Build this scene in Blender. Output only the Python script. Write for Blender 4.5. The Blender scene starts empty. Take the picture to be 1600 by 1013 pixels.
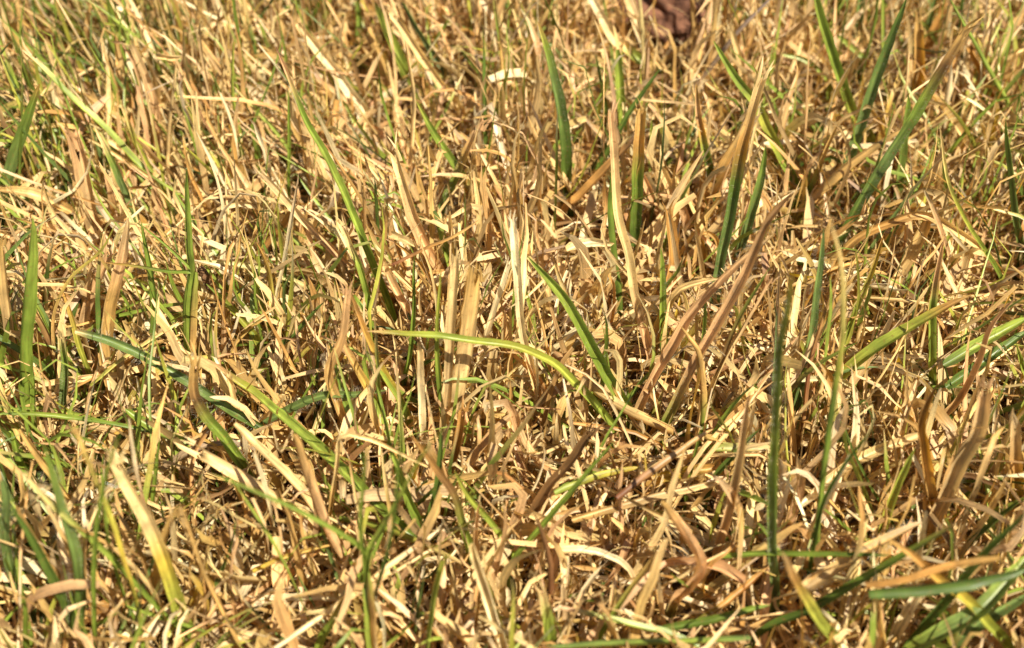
import bpy, math, random
import numpy as np

# ---------------------------------------------------------------- scene, camera, sky, sun, exposure
scene = bpy.context.scene
HFOV = math.radians(42.0)
PITCH = math.radians(41.0)
DIST = 0.275
TARGET = np.array([0.0, 0.0, 0.010])
FWD = np.array([0.0, math.cos(PITCH), -math.sin(PITCH)])
RIGHT = np.array([1.0, 0.0, 0.0])
UP = np.array([0.0, math.sin(PITCH), math.cos(PITCH)])
CAM = TARGET - FWD * DIST
cam_data = bpy.data.cameras.new('camera')
cam = bpy.data.objects.new('camera', cam_data)
scene.collection.objects.link(cam)
cam.location = CAM
cam.rotation_euler = (math.pi / 2 - PITCH, 0, 0)
cam_data.sensor_fit = 'HORIZONTAL'
cam_data.sensor_width = 36
cam_data.angle = HFOV
cam_data.clip_start = 0.005
cam_data.clip_end = 200
cam_data.dof.use_dof = True
cam_data.dof.focus_distance = 0.255
cam_data.dof.aperture_fstop = 19
scene.camera = cam

SUN_DIR = np.array([0.55, -0.58, 0.95])          # towards the sun: high, behind the viewer's right shoulder
SUN_DIR = SUN_DIR / np.linalg.norm(SUN_DIR)
world = bpy.data.worlds.new('World')
scene.world = world
world.use_nodes = True
wn = world.node_tree.nodes
sky = wn.new('ShaderNodeTexSky')
sky.sky_type = 'NISHITA'
sky.sun_disc = False
sky.sun_elevation = math.asin(SUN_DIR[2])
sky.sun_rotation = math.atan2(SUN_DIR[0], SUN_DIR[1])
wn['Background'].inputs['Strength'].default_value = 0.05
world.node_tree.links.new(sky.outputs['Color'], wn['Background'].inputs['Color'])
sun_data = bpy.data.lights.new('sun', 'SUN')
sun_data.energy = 5.0
sun_data.angle = math.radians(0.53)
sun_data.color = (1.0, 0.92, 0.75)
sun = bpy.data.objects.new('sun', sun_data)
scene.collection.objects.link(sun)
z = -SUN_DIR
sun.rotation_euler = (math.acos(SUN_DIR[2]), 0, math.atan2(SUN_DIR[1], SUN_DIR[0]) + math.pi / 2)
sun.location = (0.3, -0.3, 0.8)
scene.view_settings.view_transform = 'Standard'
scene.view_settings.look = 'None'
scene.view_settings.exposure = 1.28
scene.view_settings.gamma = 1.0
scene.view_settings.use_curve_mapping = False
scene.cycles.max_bounces = 5
scene.cycles.transmission_bounces = 4
scene.cycles.diffuse_bounces = 3

F = 800.0 / math.tan(HFOV / 2)
rng = np.random.default_rng(11)
col = scene.collection

def ray(px, py):
    d = FWD + RIGHT * ((px - 800.0) / F) + UP * ((506.5 - py) / F)
    return d
def on_height(px, py, h):                       # point of a sight line at height h
    d = ray(px, py)
    return CAM + d * ((h - CAM[2]) / d[2])
def on_leaning(px, py, base, lean):             # point of a sight line in the upright (leaning) plane through base
    d = ray(px, py)
    n = np.array([0.0, 1.0, -lean])
    return CAM + d * (np.dot(base - CAM, n) / np.dot(d, n))
def project(P):
    q = P - CAM
    zz = np.maximum(q @ FWD, 1e-4)
    return 800 + F * (q @ RIGHT) / zz, 506.5 - F * (q @ UP) / zz, zz

# ---------------------------------------------------------------- colours (linear reflectance) and materials
PAL = dict(
    C=(.70, .505, .225), W=(.78, .65, .40), T=(.51, .32, .105), P=(.58, .35, .165), K=(.46, .32, .15),
    O=(.45, .24, .068), N=(.17, .09, .034), R=(.23, .09, .04), M=(.30, .22, .18), Z=(.19, .08, .055),
    Q=(.49, .355, .055), Y=(.34, .335, .05), L=(.26, .32, .05), G=(.17, .23, .032), B=(.135, .19, .052),
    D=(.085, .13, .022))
DRY = 'CWTPKONRMZ'

def nodes_of(mat):
    mat.use_nodes = True
    nt = mat.node_tree
    nt.nodes.clear()
    return nt, nt.nodes, nt.links

def blade_material(name, trans, rough, sat, vein):
    m = bpy.data.materials.new(name)
    nt, N, L = nodes_of(m)
    out = N.new('ShaderNodeOutputMaterial')
    att = N.new('ShaderNodeAttribute'); att.attribute_name = 'tint'
    uv = N.new('ShaderNodeUVMap'); uv.uv_map = 'UVMap'
    # fibres run along the blade (uv in millimetres)
    mp = N.new('ShaderNodeMapping'); mp.inputs['Scale'].default_value = (2.6, 0.10, 1)
    fib = N.new('ShaderNodeTexNoise'); fib.inputs['Scale'].default_value = 1.0; fib.inputs['Detail'].default_value = 3
    L.new(uv.outputs[0], mp.inputs[0]); L.new(mp.outputs[0], fib.inputs['Vector'])
    mp2 = N.new('ShaderNodeMapping'); mp2.inputs['Scale'].default_value = (0.7, 0.22, 1)
    blo = N.new('ShaderNodeTexNoise'); blo.inputs['Scale'].default_value = 1.0; blo.inputs['Detail'].default_value = 4
    L.new(uv.outputs[0], mp2.inputs[0]); L.new(mp2.outputs[0], blo.inputs['Vector'])
    r1 = N.new('ShaderNodeMapRange'); r1.inputs[1].default_value = .3; r1.inputs[2].default_value = .7
    r1.inputs[3].default_value = 1 - vein; r1.inputs[4].default_value = 1 + vein * .8
    L.new(fib.outputs['Fac'], r1.inputs[0])
    r2 = N.new('ShaderNodeMapRange'); r2.inputs[1].default_value = .3; r2.inputs[2].default_value = .7
    r2.inputs[3].default_value = .72; r2.inputs[4].default_value = 1.2
    L.new(blo.outputs['Fac'], r2.inputs[0])
    mu = N.new('ShaderNodeMath'); mu.operation = 'MULTIPLY'
    L.new(r1.outputs[0], mu.inputs[0]); L.new(r2.outputs[0], mu.inputs[1])
    vm = N.new('ShaderNodeVectorMath'); vm.operation = 'SCALE'
    L.new(att.outputs['Color'], vm.inputs[0]); L.new(mu.outputs[0], vm.inputs['Scale'])
    # small rust and mould flecks
    sp = N.new('ShaderNodeTexNoise'); sp.inputs['Scale'].default_value = 1.7; sp.inputs['Detail'].default_value = 2
    L.new(uv.outputs[0], sp.inputs['Vector'])
    r3 = N.new('ShaderNodeMapRange'); r3.inputs[1].default_value = .62; r3.inputs[2].default_value = .70
    r3.inputs[3].default_value = 0; r3.inputs[4].default_value = .6
    L.new(sp.outputs['Fac'], r3.inputs[0])
    mx = N.new('ShaderNodeMix'); mx.data_type = 'RGBA'
    L.new(r3.outputs[0], mx.inputs['Factor']); L.new(vm.outputs[0], mx.inputs['A'])
    mx.inputs['B'].default_value = (.24, .12, .04, 1)
    bmp = N.new('ShaderNodeBump'); bmp.inputs['Strength'].default_value = .55; bmp.inputs['Distance'].default_value = .0002
    L.new(fib.outputs['Fac'], bmp.inputs['Height'])
    pb = N.new('ShaderNodeBsdfPrincipled')
    pb.inputs['Roughness'].default_value = rough
    pb.inputs['Specular IOR Level'].default_value = .45
    L.new(mx.outputs['Result'], pb.inputs['Base Color']); L.new(bmp.outputs[0], pb.inputs['Normal'])
    hs = N.new('ShaderNodeHueSaturation'); hs.inputs['Saturation'].default_value = sat
    hs.inputs['Value'].default_value = 1.15
    L.new(mx.outputs['Result'], hs.inputs['Color'])
    tr = N.new('ShaderNodeBsdfTranslucent')
    L.new(hs.outputs[0], tr.inputs['Color'])
    ms = N.new('ShaderNodeMixShader'); ms.inputs[0].default_value = trans
    L.new(pb.outputs[0], ms.inputs[1]); L.new(tr.outputs[0], ms.inputs[2])
    L.new(ms.outputs[0], out.inputs['Surface'])
    return m
MAT_DRY = blade_material('dry_blade', .37, .46, 1.15, .38)
MAT_GREEN = blade_material('green_blade', .36, .40, 1.0, .36)

def soil_material():
    m = bpy.data.materials.new('soil')
    nt, N, L = nodes_of(m)
    out = N.new('ShaderNodeOutputMaterial'); pb = N.new('ShaderNodeBsdfPrincipled')
    tc = N.new('ShaderNodeTexCoord')
    a = N.new('ShaderNodeTexNoise'); a.inputs['Scale'].default_value = 260; a.inputs['Detail'].default_value = 6
    b = N.new('ShaderNodeTexNoise'); b.inputs['Scale'].default_value = 22; b.inputs['Detail'].default_value = 4
    L.new(tc.outputs['Object'], a.inputs['Vector']); L.new(tc.outputs['Object'], b.inputs['Vector'])
    cr = N.new('ShaderNodeValToRGB')
    cr.color_ramp.elements[0].position = .3; cr.color_ramp.elements[0].color = (.035, .02, .01, 1)
    cr.color_ramp.elements[1].position = .75; cr.color_ramp.elements[1].color = (.20, .12, .055, 1)
    ad = N.new('ShaderNodeMath'); ad.operation = 'MULTIPLY_ADD'; ad.inputs[1].default_value = .5
    L.new(b.outputs['Fac'], ad.inputs[0])
    hf = N.new('ShaderNodeMath'); hf.operation = 'MULTIPLY'; hf.inputs[1].default_value = .5
    L.new(a.outputs['Fac'], hf.inputs[0]); L.new(hf.outputs[0], ad.inputs[2])
    L.new(ad.outputs[0], cr.inputs[0]); L.new(cr.outputs[0], pb.inputs['Base Color'])
    pb.inputs['Roughness'].default_value = .95
    bp = N.new('ShaderNodeBump'); bp.inputs['Distance'].default_value = .002; bp.inputs['Strength'].default_value = .8
    L.new(a.outputs['Fac'], bp.inputs['Height']); L.new(bp.outputs[0], pb.inputs['Normal'])
    L.new(pb.outputs[0], out.inputs['Surface'])
    return m
MAT_SOIL = soil_material()

def plain_material(name, c, rough=.7, trans=0.0, noise=400, spread=.5):
    m = bpy.data.materials.new(name)
    nt, N, L = nodes_of(m)
    out = N.new('ShaderNodeOutputMaterial'); pb = N.new('ShaderNodeBsdfPrincipled')
    tc = N.new('ShaderNodeTexCoord'); a = N.new('ShaderNodeTexNoise')
    a.inputs['Scale'].default_value = noise; a.inputs['Detail'].default_value = 4
    L.new(tc.outputs['Object'], a.inputs['Vector'])
    mx = N.new('ShaderNodeMix'); mx.data_type = 'RGBA'
    mx.inputs['A'].default_value = tuple(v * (1 - spread) for v in c) + (1,)
    mx.inputs['B'].default_value = tuple(min(1, v * (1 + spread)) for v in c) + (1,)
    L.new(a.outputs['Fac'], mx.inputs['Factor'])
    L.new(mx.outputs['Result'], pb.inputs['Base Color'])
    pb.inputs['Roughness'].default_value = rough
    bp = N.new('ShaderNodeBump'); bp.inputs['Distance'].default_value = .0005; bp.inputs['Strength'].default_value = .6
    L.new(a.outputs['Fac'], bp.inputs['Height']); L.new(bp.outputs[0], pb.inputs['Normal'])
    if trans:
        tr = N.new('ShaderNodeBsdfTranslucent'); L.new(mx.outputs['Result'], tr.inputs['Color'])
        ms = N.new('ShaderNodeMixShader'); ms.inputs[0].default_value = trans
        L.new(pb.outputs[0], ms.inputs[1]); L.new(tr.outputs[0], ms.inputs[2]); L.new(ms.outputs[0], out.inputs['Surface'])
    else:
        L.new(pb.outputs[0], out.inputs['Surface'])
    return m

# ---------------------------------------------------------------- mesh helpers
def mesh_from(name, V, Q, UVv, COLv, mat, smooth=True):
    """V (n,3), Q (k,4) quads, UVv (n,2) and COLv (n,3) per vertex"""
    me = bpy.data.meshes.new(name)
    me.vertices.add(len(V)); me.vertices.foreach_set('co', np.ascontiguousarray(V, np.float32).ravel())
    me.loops.add(Q.size); me.loops.foreach_set('vertex_index', np.ascontiguousarray(Q, np.int32).ravel())
    me.polygons.add(len(Q))
    me.polygons.foreach_set('loop_start', np.arange(0, Q.size, 4, dtype=np.int32))
    if smooth:
        me.polygons.foreach_set('use_smooth', np.ones(len(Q), bool))
    me.update(calc_edges=True)
    uvl = me.uv_layers.new(name='UVMap')
    uvl.data.foreach_set('uv', np.ascontiguousarray(UVv[Q.ravel()], np.float32).ravel())
    at = me.color_attributes.new('tint', 'FLOAT_COLOR', 'POINT')
    c4 = np.ones((len(V), 4), np.float32); c4[:, :3] = COLv
    at.data.foreach_set('color', c4.ravel())
    me.materials.append(mat)
    return me

def put(name, me, parent=None, loc=None):
    o = bpy.data.objects.new(name, me)
    col.objects.link(o)
    if parent: o.parent = parent
    if loc is not None: o.location = loc
    return o
def tag(o, label, cat, group=None, kind=None):
    o['label'] = label
    if kind: o['kind'] = kind
    if cat: o['category'] = cat
    if group: o['group'] = group
    return o
def empty(name, loc):
    o = bpy.data.objects.new(name, None); col.objects.link(o); o.location = loc
    o.empty_display_size = .004
    return o

def unit(a):
    return a / np.maximum(np.linalg.norm(a, axis=-1, keepdims=True), 1e-9)

def strips(P, HW, curl, roll, twist, ref, m, seed, jag=None, wav=.12, vee=0.0):
    """P (N,n,3) centre lines, HW (N,n) half widths, curl (N,n) half wrap angle; returns verts (N,n,m,3)"""
    r = np.random.default_rng(seed)
    N, n, _ = P.shape
    T = np.empty_like(P)
    T[:, 1:-1] = P[:, 2:] - P[:, :-2]; T[:, 0] = P[:, 1] - P[:, 0]; T[:, -1] = P[:, -1] - P[:, -2]
    T = unit(T)
    R = np.broadcast_to(ref[:, None, :], P.shape)
    S = unit(np.cross(T, R)); Nn = np.cross(S, T)
    t = np.linspace(0, 1, n)[None, :]
    a = roll[:, None] + twist[:, None] * (t - .4)
    ca, sa = np.cos(a)[..., None], np.sin(a)[..., None]
    S, Nn = S * ca + Nn * sa, Nn * ca - S * sa
    u = np.linspace(-1, 1, m)
    ph = np.maximum(curl, .02)[..., None]                    # N,n,1
    hw = HW[..., None] * (1 + wav * r.normal(size=(N, n, m)) * (np.abs(u) > .9))
    x = np.sin(u * ph) / ph * hw
    y = (1 - np.cos(u * ph)) / ph * hw + vee * np.abs(u) * hw
    V = P[:, :, None, :] + S[:, :, None, :] * x[..., None] + Nn[:, :, None, :] * y[..., None]
    if jag is not None:                                      # torn, uneven end row
        V[:, -1] += T[:, -1][:, None, :] * (r.uniform(-1, 1, (N, m)) * jag[:, None])[..., None]
    return V

def strip_quads(n, m):
    i = np.arange(n - 1)[:, None] * m + np.arange(m - 1)[None, :]
    return np.stack([i, i + 1, i + m + 1, i + m], -1).reshape(-1, 4)
# ---------------------------------------------------------------- traced blades
# label | kind (g green blade, d dry leaf, s straw stem) | width | colours root->tip | tip | pose | points root->tip
# pose: s<lean> stands in a plane leaning away from the viewer, l<z0>,<z1> lies between two heights (mm)
# flags after the pose: h hairy, t round stem
TRACED = '''
light green blade with pale cut tip leaning over the fallen cream straws|g|12|G0 L.5 L.85 C1|c|s.2|240,285 208,252 160,200 117,161 62,105 43,87
broad dull green blade creased lengthwise beside the leafy weed|g|17|D0 B.5 G.9 O1|p|s.1|2,322 15,270 33,215 45,180 62,131
blue green blade with a cream shrivelled tip below the light green cut blade|g|10|B0 B.6 G.78 C.9 C1|p|s.2|215,340 191,285 171,242 148,198
light green blade above the cut light green blade's pale tip|g|13|G0 L.7 G1|p|s.3|120,76 95,50 70,30 44,7
yellow green blade rising from a pale straw tangle|g|9|G0 Y.7 C1|p|s.2|236,275 210,220 188,164
wide folded tan leaf standing with a frayed top near the weed|d|22|T0 K.5 P1|c|s.2|145,338 134,282 128,250 121,226
curled tan leaf lying in front of the leafy weed|d|17|T0 C.5 T1|p|l14,20|112,332 60,307 28,300 -6,297
slim cream stem carrying a pale flake at its top|s|5|C0 C1|p|s.1t|260,270 261,235 262,200 268,150 275,92
cream flake balanced on a slim stem|d|9|C0 C1|p|l34,35|246,86 262,88 285,87
cream straw sloping beneath the light green cut blade|d|10|C0 C.5 T1|p|s.3|233,243 210,215 188,191 150,165 117,141
thin cream straw sloping down to a frayed brown clump|d|7|C0 C1|p|s.3|250,296 218,268 188,248 160,230 134,216
pinkish dry leaf standing tall behind sloping cream straws|d|12|P0 P.5 K1|c|s.2|246,230 242,168 228,124 208,77
thin yellow green stem with bent brown top|g|5|G0 O.5 T1|p|s.1|326,338 310,300 295,268 285,215
slim light green stem with a sloping green blade at its foot|g|5|L0 L.6 Y1|p|s.1t|380,244 376,208 366,150 365,100 366,60
thin green blade sloping down from the slim light green stem|g|6|G0 L.7 C1|p|s.2|461,250 434,208 400,171 364,134
long green blade with shrivelled dark pink tip towering over the straw|g|11|G0 G.35 L.6 G.83 P.92 Z1|p|s.15|612,492 578,407 551,340 531,292 504,238 480,198 454,134 442,104 430,72
green stem with a white split tip parallel to the long green blade|g|9|G0 G.5 L.75 C.88 C1|c|s.2|584,512 575,465 564,420 549,385 534,350
two cream shreds split off the long green blade|d|6|C0 C1|p|s.2|552,340 530,310 511,283
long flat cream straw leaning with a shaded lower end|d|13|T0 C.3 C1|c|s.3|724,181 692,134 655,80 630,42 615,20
slim pale stem standing in front of the long flat cream straw|s|5|T0 C.5 C1|p|s.1t|641,304 644,250 648,200 648,141 633,64
tan blade split in two with a green upper half|g|11|O0 T.4 G.6 G.85 Y1|p|s.2|764,338 738,298 712,258 678,208 650,158
narrow dark green blade leaning behind the long flat cream straw|g|10|D0 B.5 D1|p|s.3|704,124 678,80 655,44 624,-8
wide soft light green blade behind the slim pale stem|g|15|L0 L1|p|s.3|634,120 608,57 585,4
upright dull green blade between the wide soft blade and white straw|g|10|B0 G1|p|s.1|561,80 559,30 557,-8
blue green leaf fading to a broken tan end beside frayed stubs|g|17|B0 B.4 G.6 T.8 P1|c|s.1h|692,340 706,305 719,275 735,235 752,198
bright green blade standing below the broken tan ended leaf|g|13|G0 L.5 B1|b|s.1|701,424 692,392 685,365 676,330
broad white sunlit straw sloping down behind the long green blade|d|17|C0 W.5 C1|b|s.35|576,181 552,148 527,114 495,75 464,37
tan stub with torn top beside the blue green leaf|d|17|T0 P.5 C1|c|s.15|688,432 662,385 645,339 635,302 621,248
thin upright green blade crossing the long green one behind|g|5|G0 G1|p|s.05|450,304 450,240 450,190 450,141
tan stem with a bent dark joint by the broad white straw|s|8|T0 T1|c|s.15t|596,140 588,110 574,64
short green blade behind the shrivelled dark pink tip|g|9|G0 L1|p|s.25|436,104 420,68 405,34
pinkish cream straw slanting past the long green blade|d|12|C0 P.5 C.8 K1|c|s.2|563,440 524,394 467,336 440,305 412,275
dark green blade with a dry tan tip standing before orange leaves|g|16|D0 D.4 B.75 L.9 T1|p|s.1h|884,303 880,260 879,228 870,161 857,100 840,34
thin dark green needle left of the bleached post|g|6|G0 D1|p|s.1|953,195 951,181 944,144 931,84
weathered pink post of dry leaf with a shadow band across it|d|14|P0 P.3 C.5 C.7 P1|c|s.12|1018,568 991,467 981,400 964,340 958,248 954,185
thin dark green needle hugging the weathered pink post|g|5|D0 G1|p|s.06t|973,468 966,410 959,340 962,260 963,190
pale green upright blade behind the weathered pink post|g|12|L0 L1|b|s.1|972,212 968,150 964,77
greyish white bent blade arching down to a green end|g|14|G0 B.3 L.5 C.6 W1|b|s.2|1022,110 998,92 975,72 960,62 945,35 922,-8
thick pinkish cream sheath beside the reddish brown clod|d|19|C0 W.5 C1|b|s.1|1010,80 998,45 985,12 978,-12
jointed pale stem beside the thick cream sheath|s|6|T0 C1|b|s.2t|1047,118 1030,90 1012,52
dark green blade slanting behind the weathered pink post|g|8|G0 D.5 D1|p|s.15|926,280 940,252 961,215 988,168 1031,108
stubby green blade with a browned top between tan stubs|g|15|D0 D.4 G.7 O.85 T1|c|s.08h|988,400 990,360 993,320 998,235 1001,181
short thin green blade next to the stubby browned one|g|7|G0 L1|p|s.05|1018,275 1018,230 1018,186
green blade with orange band and bleached tip near the orange leaf|g|12|D0 D.4 G.65 O.75 P.85 T1|p|s.1h|1128,328 1125,318 1112,262 1095,188 1088,131
two toned green and yellow blade leaning on pale bristles|g|14|G0 G.35 Y.6 G.8 L1|p|s.15|1246,300 1220,242 1199,199 1182,161 1152,124 1115,64
green stem with split cream top behind the two toned blade|g|10|D0 D.5 C.62 C1|c|s.1|1162,172 1160,140 1156,97 1142,50
hairy blue green blade with pale dry top beside the orange leaf|g|15|B0 B.4 D.65 O.78 C1|c|s.1h|1117,472 1128,400 1142,335 1159,235 1172,188 1189,127
hairy green blade standing right behind the blue green one|g|13|B0 B.6 G1|p|s.1h|1154,405 1172,339 1186,285 1196,228
broad orange tan leaf curling beside green blades|d|23|O0 O.4 T.8 K1|c|s.15|1086,332 1100,306 1129,255 1148,220 1166,185
orange brown strap leaning behind the weathered pink post|d|13|O0 O.6 N1|c|s.2|882,331 905,308 934,278 962,248 988,221
cream hoop of curled straw arching over low stubs|d|6|C0 C1|p|s.1|935,318 945,302 964,292 985,293 1000,303 1015,338
pinkish tan stub with a torn slanting top|d|12|P0 P1|c|s.1|1032,342 1015,302 991,255
wide pink stub with ragged cream top beside the slanting stub|d|15|P0 P.5 C1|c|s.1|1070,345 1058,320 1045,290 1031,258
tall thin straw standing before the brown clod|s|5|C0 T1|b|s.05t|1086,98 1083,60 1080,30 1077,-8
pale bristle strand fanning from a mauve sheath|s|6|K0 C.6 C1|c|s.3|1158,170 1112,134 1090,115 1068,97
second pale bristle strand of the mauve sheath|s|5|K0 C.6 C1|c|s.3|1140,152 1118,130 1090,96
grey mauve stem slanting behind the pale bristles|s|8|K0 M1|b|s.2t|1066,163 1110,105 1152,50 1204,-3
long green blade with yellow margins crossed by a blue green one|g|15|G0 Y.3 G.6 L1|b|s.15|1362,224 1334,181 1314,128 1291,60 1280,25 1273,-8
tall blue green blade crossing in front of the yellow margined blade|g|15|B0 B.5 D1|p|s.1h|1312,288 1328,240 1344,195 1364,131 1388,67 1417,-4
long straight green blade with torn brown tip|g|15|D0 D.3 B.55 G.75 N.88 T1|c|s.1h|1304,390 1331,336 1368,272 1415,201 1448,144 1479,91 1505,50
wiry green stem bowing past the torn brown tip|g|7|G0 L.5 G1|p|s.1t|1606,215 1590,186 1562,138 1519,60 1500,28 1482,-6
green blade standing alone beside the brown folded leaf|g|11|G0 B.5 G1|p|s.05|1597,400 1591,339 1583,268 1572,188
upright orange dry leaf split into two horns|d|17|O0 O.6 T1|c|s.05|1432,165 1435,100 1432,30
second horn of the orange split leaf|d|15|O0 O1|c|s.1|1442,90 1452,60 1472,18
dark green blade tip rising behind the orange horns|g|9|D0 B1|b|s.1|1447,55 1454,25 1462,-8
thin straight tan stem greening at its root and crossing the blades|g|7|G0 G.2 T.4 T1|p|s.15t|1250,340 1290,302 1334,262 1370,235 1415,201
long wiry yellow green blade bending sharply level at its root|g|7|Y0 G.4 Y.7 C1|p|s.0|1612,472 1590,462 1572,451 1556,420 1530,378 1505,338 1479,278 1468,195
slim green blade with a tan needle tip below the dark hollow|g|8|G0 G.5 T.75 T1|p|s.1|1254,325 1270,290 1287,248 1311,191
blue green blade lying back behind the blue green crossing one|g|10|B0 L1|p|s.4|1370,116 1344,90 1300,50
pale green arching blade over the dark hollow|g|9|L0 L1|p|s.2|1298,133 1285,110 1267,97 1240,88 1217,84
thin dark green arc hanging over the dark hollow|g|6|D0 D1|p|s.1|1292,220 1280,195 1264,174 1240,148 1217,134
tan strap curling down beside the orange horns|d|12|T0 C.5 T1|b|s.2|1521,245 1503,215 1485,188 1468,165 1452,148
bright cream strip lying flat beside the dark hollow|d|9|W0 C1|p|l18,20|1200,174 1237,168 1272,164
brown folded leaf behind the wiry green stem|d|9|N0 O1|c|s.1|1571,178 1556,151 1538,112 1519,74
wide dull green blade behind the tall blue green crossing blade|g|14|G0 B1|b|s.05|1341,72 1342,35 1345,-8
narrow green blade next to the wide dull green blade|g|9|G0 G1|p|s.05|1307,52 1310,25 1315,-8
green blade standing upright behind the torn brown tip|g|14|B0 G1|p|s.05|1397,305 1405,250 1412,195 1419,148
long blue green blade lying over straw with pale scratches|g|14|D0 B.3 B.7 B.93 C1|b|l14,30h|412,668 362,639 299,598 255,572 208,548 168,531 117,518
broad pale tan leaf standing with a thin brown spike|d|19|Y0 T.3 T.6 P.75 K1|p|s.1|170,560 168,518 174,474 188,420 196,380 201,340
pinkish brown leaf leaning beside the pale tan leaf|d|14|K0 P1|c|s.15|129,520 144,457 168,404
broad bright green blade with pink scorched tip running under other blades|g|15|D0 G.15 L.4 L.7 Y.85 P.94 P1|p|l9,24|666,842 642,837 601,804 541,743 464,673 400,618 366,595 322,561
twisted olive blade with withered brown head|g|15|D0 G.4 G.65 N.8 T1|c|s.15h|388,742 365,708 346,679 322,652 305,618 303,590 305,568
thin yellow straw bowing in a wide curve|s|6|C0 T.5 Y1|p|s.1|91,590 84,541 87,484 111,437 158,394 183,347
slim yellow green stem with forked cream top|g|8|G0 Y.6 O1|p|s.1|139,584 124,541 114,501 97,451
narrow dark green blade standing behind the thick white straws|g|9|D0 G1|p|s.1|238,558 242,488 235,424 221,347
thin green blade lying level below the thick white straws|g|6|G0 G.5 O.8 T1|p|l16,22|186,494 248,481 295,476 338,473
thick white straw lying level under the green forked plant|d|9|C0 W.5 W1|c|l12,12|338,470 295,460 250,452 189,441
second thick white straw tucked behind the first|d|9|T0 C.5 W1|c|l12,13|332,452 280,442 250,434 215,424
long thin green blade lying level over a short plain green blade|g|7|D0 G.4 L.7 G1|p|l16,24|238,677 181,665 100,652 50,647 -6,647
bright green leaf lying flat before a bundle of cream straws|g|14|G0 L.5 G1|p|l12,20|304,701 262,683 230,664 195,639
dull green sheath with a ragged cream mouth|g|17|B0 B.6 G.85 C1|c|s.05h|104,640 107,582 101,521
grey tan leaf standing with torn top beside an upright green stem|d|15|K0 K.5 T1|c|s.1|26,580 20,541 10,457 3,380
dark brown folded leaf drooping behind the thin yellow bow|d|10|N0 N.6 T1|p|s.15|95,590 77,531 50,481 20,437
upright green stem beside the grey tan leaf|g|9|G0 G.6 L1|p|s.05t|34,638 30,541 40,434 50,340
short plain green blade in front of the upright green stem|g|8|G0 G1|p|s.05|55,680 52,608 49,555
yellow straw leaning against the blue green lying blade|s|6|Y0 C1|c|l16,24|142,604 201,555 275,508
yellow green blade under the small brown seed husk|g|10|L0 Y.5 G1|p|s.25|402,533 362,484 322,444
thin brown thread of straw dangling by the seed husk|s|4|T0 O1|p|s.1t|377,577 346,491 329,427
tan post leaning beside the pink scorched blade|d|9|T0 C1|c|s.1|381,682 369,642 356,588
large level yellow green blade folded open with a pink tip|g|12|G0 L.3 Y.6 L.8 Y.92 P1|p|s-.15|960,668 954,659 928,629 894,595 870,572 840,555 800,541 736,533 685,526 635,523 573,518
hairy blue green blade bowing to a sharp level point|g|12|B0 B.6 B1|p|s-.1h|398,668 420,655 467,632 507,618 551,617 604,610
orange tipped yellow blade rolled inward|g|11|G0 Y.3 Q.55 O.85 N1|p|s.1|640,660 622,620 601,588 578,541 564,508 544,451
tan blade turning yellow green toward its root beside the orange tipped one|g|12|Y0 Y.35 Q.55 T.8 P1|p|s.1|606,676 601,669 571,605 544,555 528,515
wide faded pink leaf behind the orange tipped blade|d|14|P0 T.5 P1|c|s.1|543,680 525,630 511,582 531,528 541,457
upright slim green blade behind the level yellow green one|g|7|G0 G1|p|s.05|633,600 642,555 648,501 648,400
upright yellow green blade with twin below the level one|g|7|G0 G.5 Y1|p|s.05|696,682 685,595 682,520 689,420
stout cream stem forking into a white arm|s|13|T0 C.5 T1|c|s.1t|718,665 722,642 742,528 752,437
white arm of the stout forked stem|s|10|C0 W1|c|s.1|748,560 759,521 779,454 793,410
broad cream leaf standing straight under the level blade|d|13|C0 W.6 C1|b|s.05|656,680 655,640 653,590 652,535
striped tan leaf standing beside the stout forked stem|d|15|T0 K.5 C1|c|s.1|694,668 700,600 705,508 712,407
pinkish cream stem with thin bent head among stubs|d|13|C0 P.5 C.8 T1|p|s.15|644,505 620,460 598,417 585,385 571,350
pale split straw leaning away from the thin bent head|d|8|C0 C1|c|s.2|681,497 648,454 625,430 605,410
long thin red brown stalk lying high across the stubs|s|4|R0 O.5 T1|p|l24,34t|612,412 660,388 702,370 749,343
pale almond shaped flake lying on top of stubs|d|12|C0 C1|p|l30,30|612,367 630,376 648,386
thin brown twin stalk left of the orange tipped blade|s|5|T0 O1|p|s.1t|476,618 444,555 424,515 410,484
dark green tuft blade half buried under brown stalks|g|10|D0 D1|p|s.2|405,578 440,545 467,521 507,472
straight yellow green stem beside fine dark blades|g|8|L0 Y.5 O1|p|s.05t|435,504 426,460 417,417 400,378
fine dark green hair blade near the straight yellow stem|g|4|D0 D1|p|s.05|444,476 447,415 449,355
short green side leaf joined under the level yellow green blade|g|7|L0 G1|p|s.1|632,598 648,583 665,568 702,548
glossy bright green blade sharply pointed and leaning beside the bleached straw|g|16|D0 G.25 G.6 L.85 G1|p|s.05h|984,645 978,635 948,585 921,535 894,484 867,447 824,400
tall bleached straw with pink freckled foot|d|13|P0 P.25 C.4 W1|c|s.1|854,640 850,632 827,555 817,508 810,441 800,350
large pinkish brown folded leaf greening at its root|d|16|B0 G.2 P.4 P.7 N1|p|s.05h|1040,670 1042,665 1089,565 1119,514 1166,424 1199,347 1240,300
second pinkish leaf crossing behind the large folded one|d|15|G0 P.3 P.8 K1|p|s.1h|998,650 1021,595 1055,535 1085,484 1156,410 1210,365
bright green strip showing inside a hairy dry sheath|g|13|G0 G.5 L1|p|s.05h|1034,560 1032,494 1032,387
thin olive needle leaning along a tan straw|g|6|G0 N.6 G1|p|s.05|1098,655 1122,582 1152,501 1203,418
straight tan straw beside the thin olive needle|d|9|T0 C.5 P1|c|s.1|1097,660 1129,575 1162,518 1205,440
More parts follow.
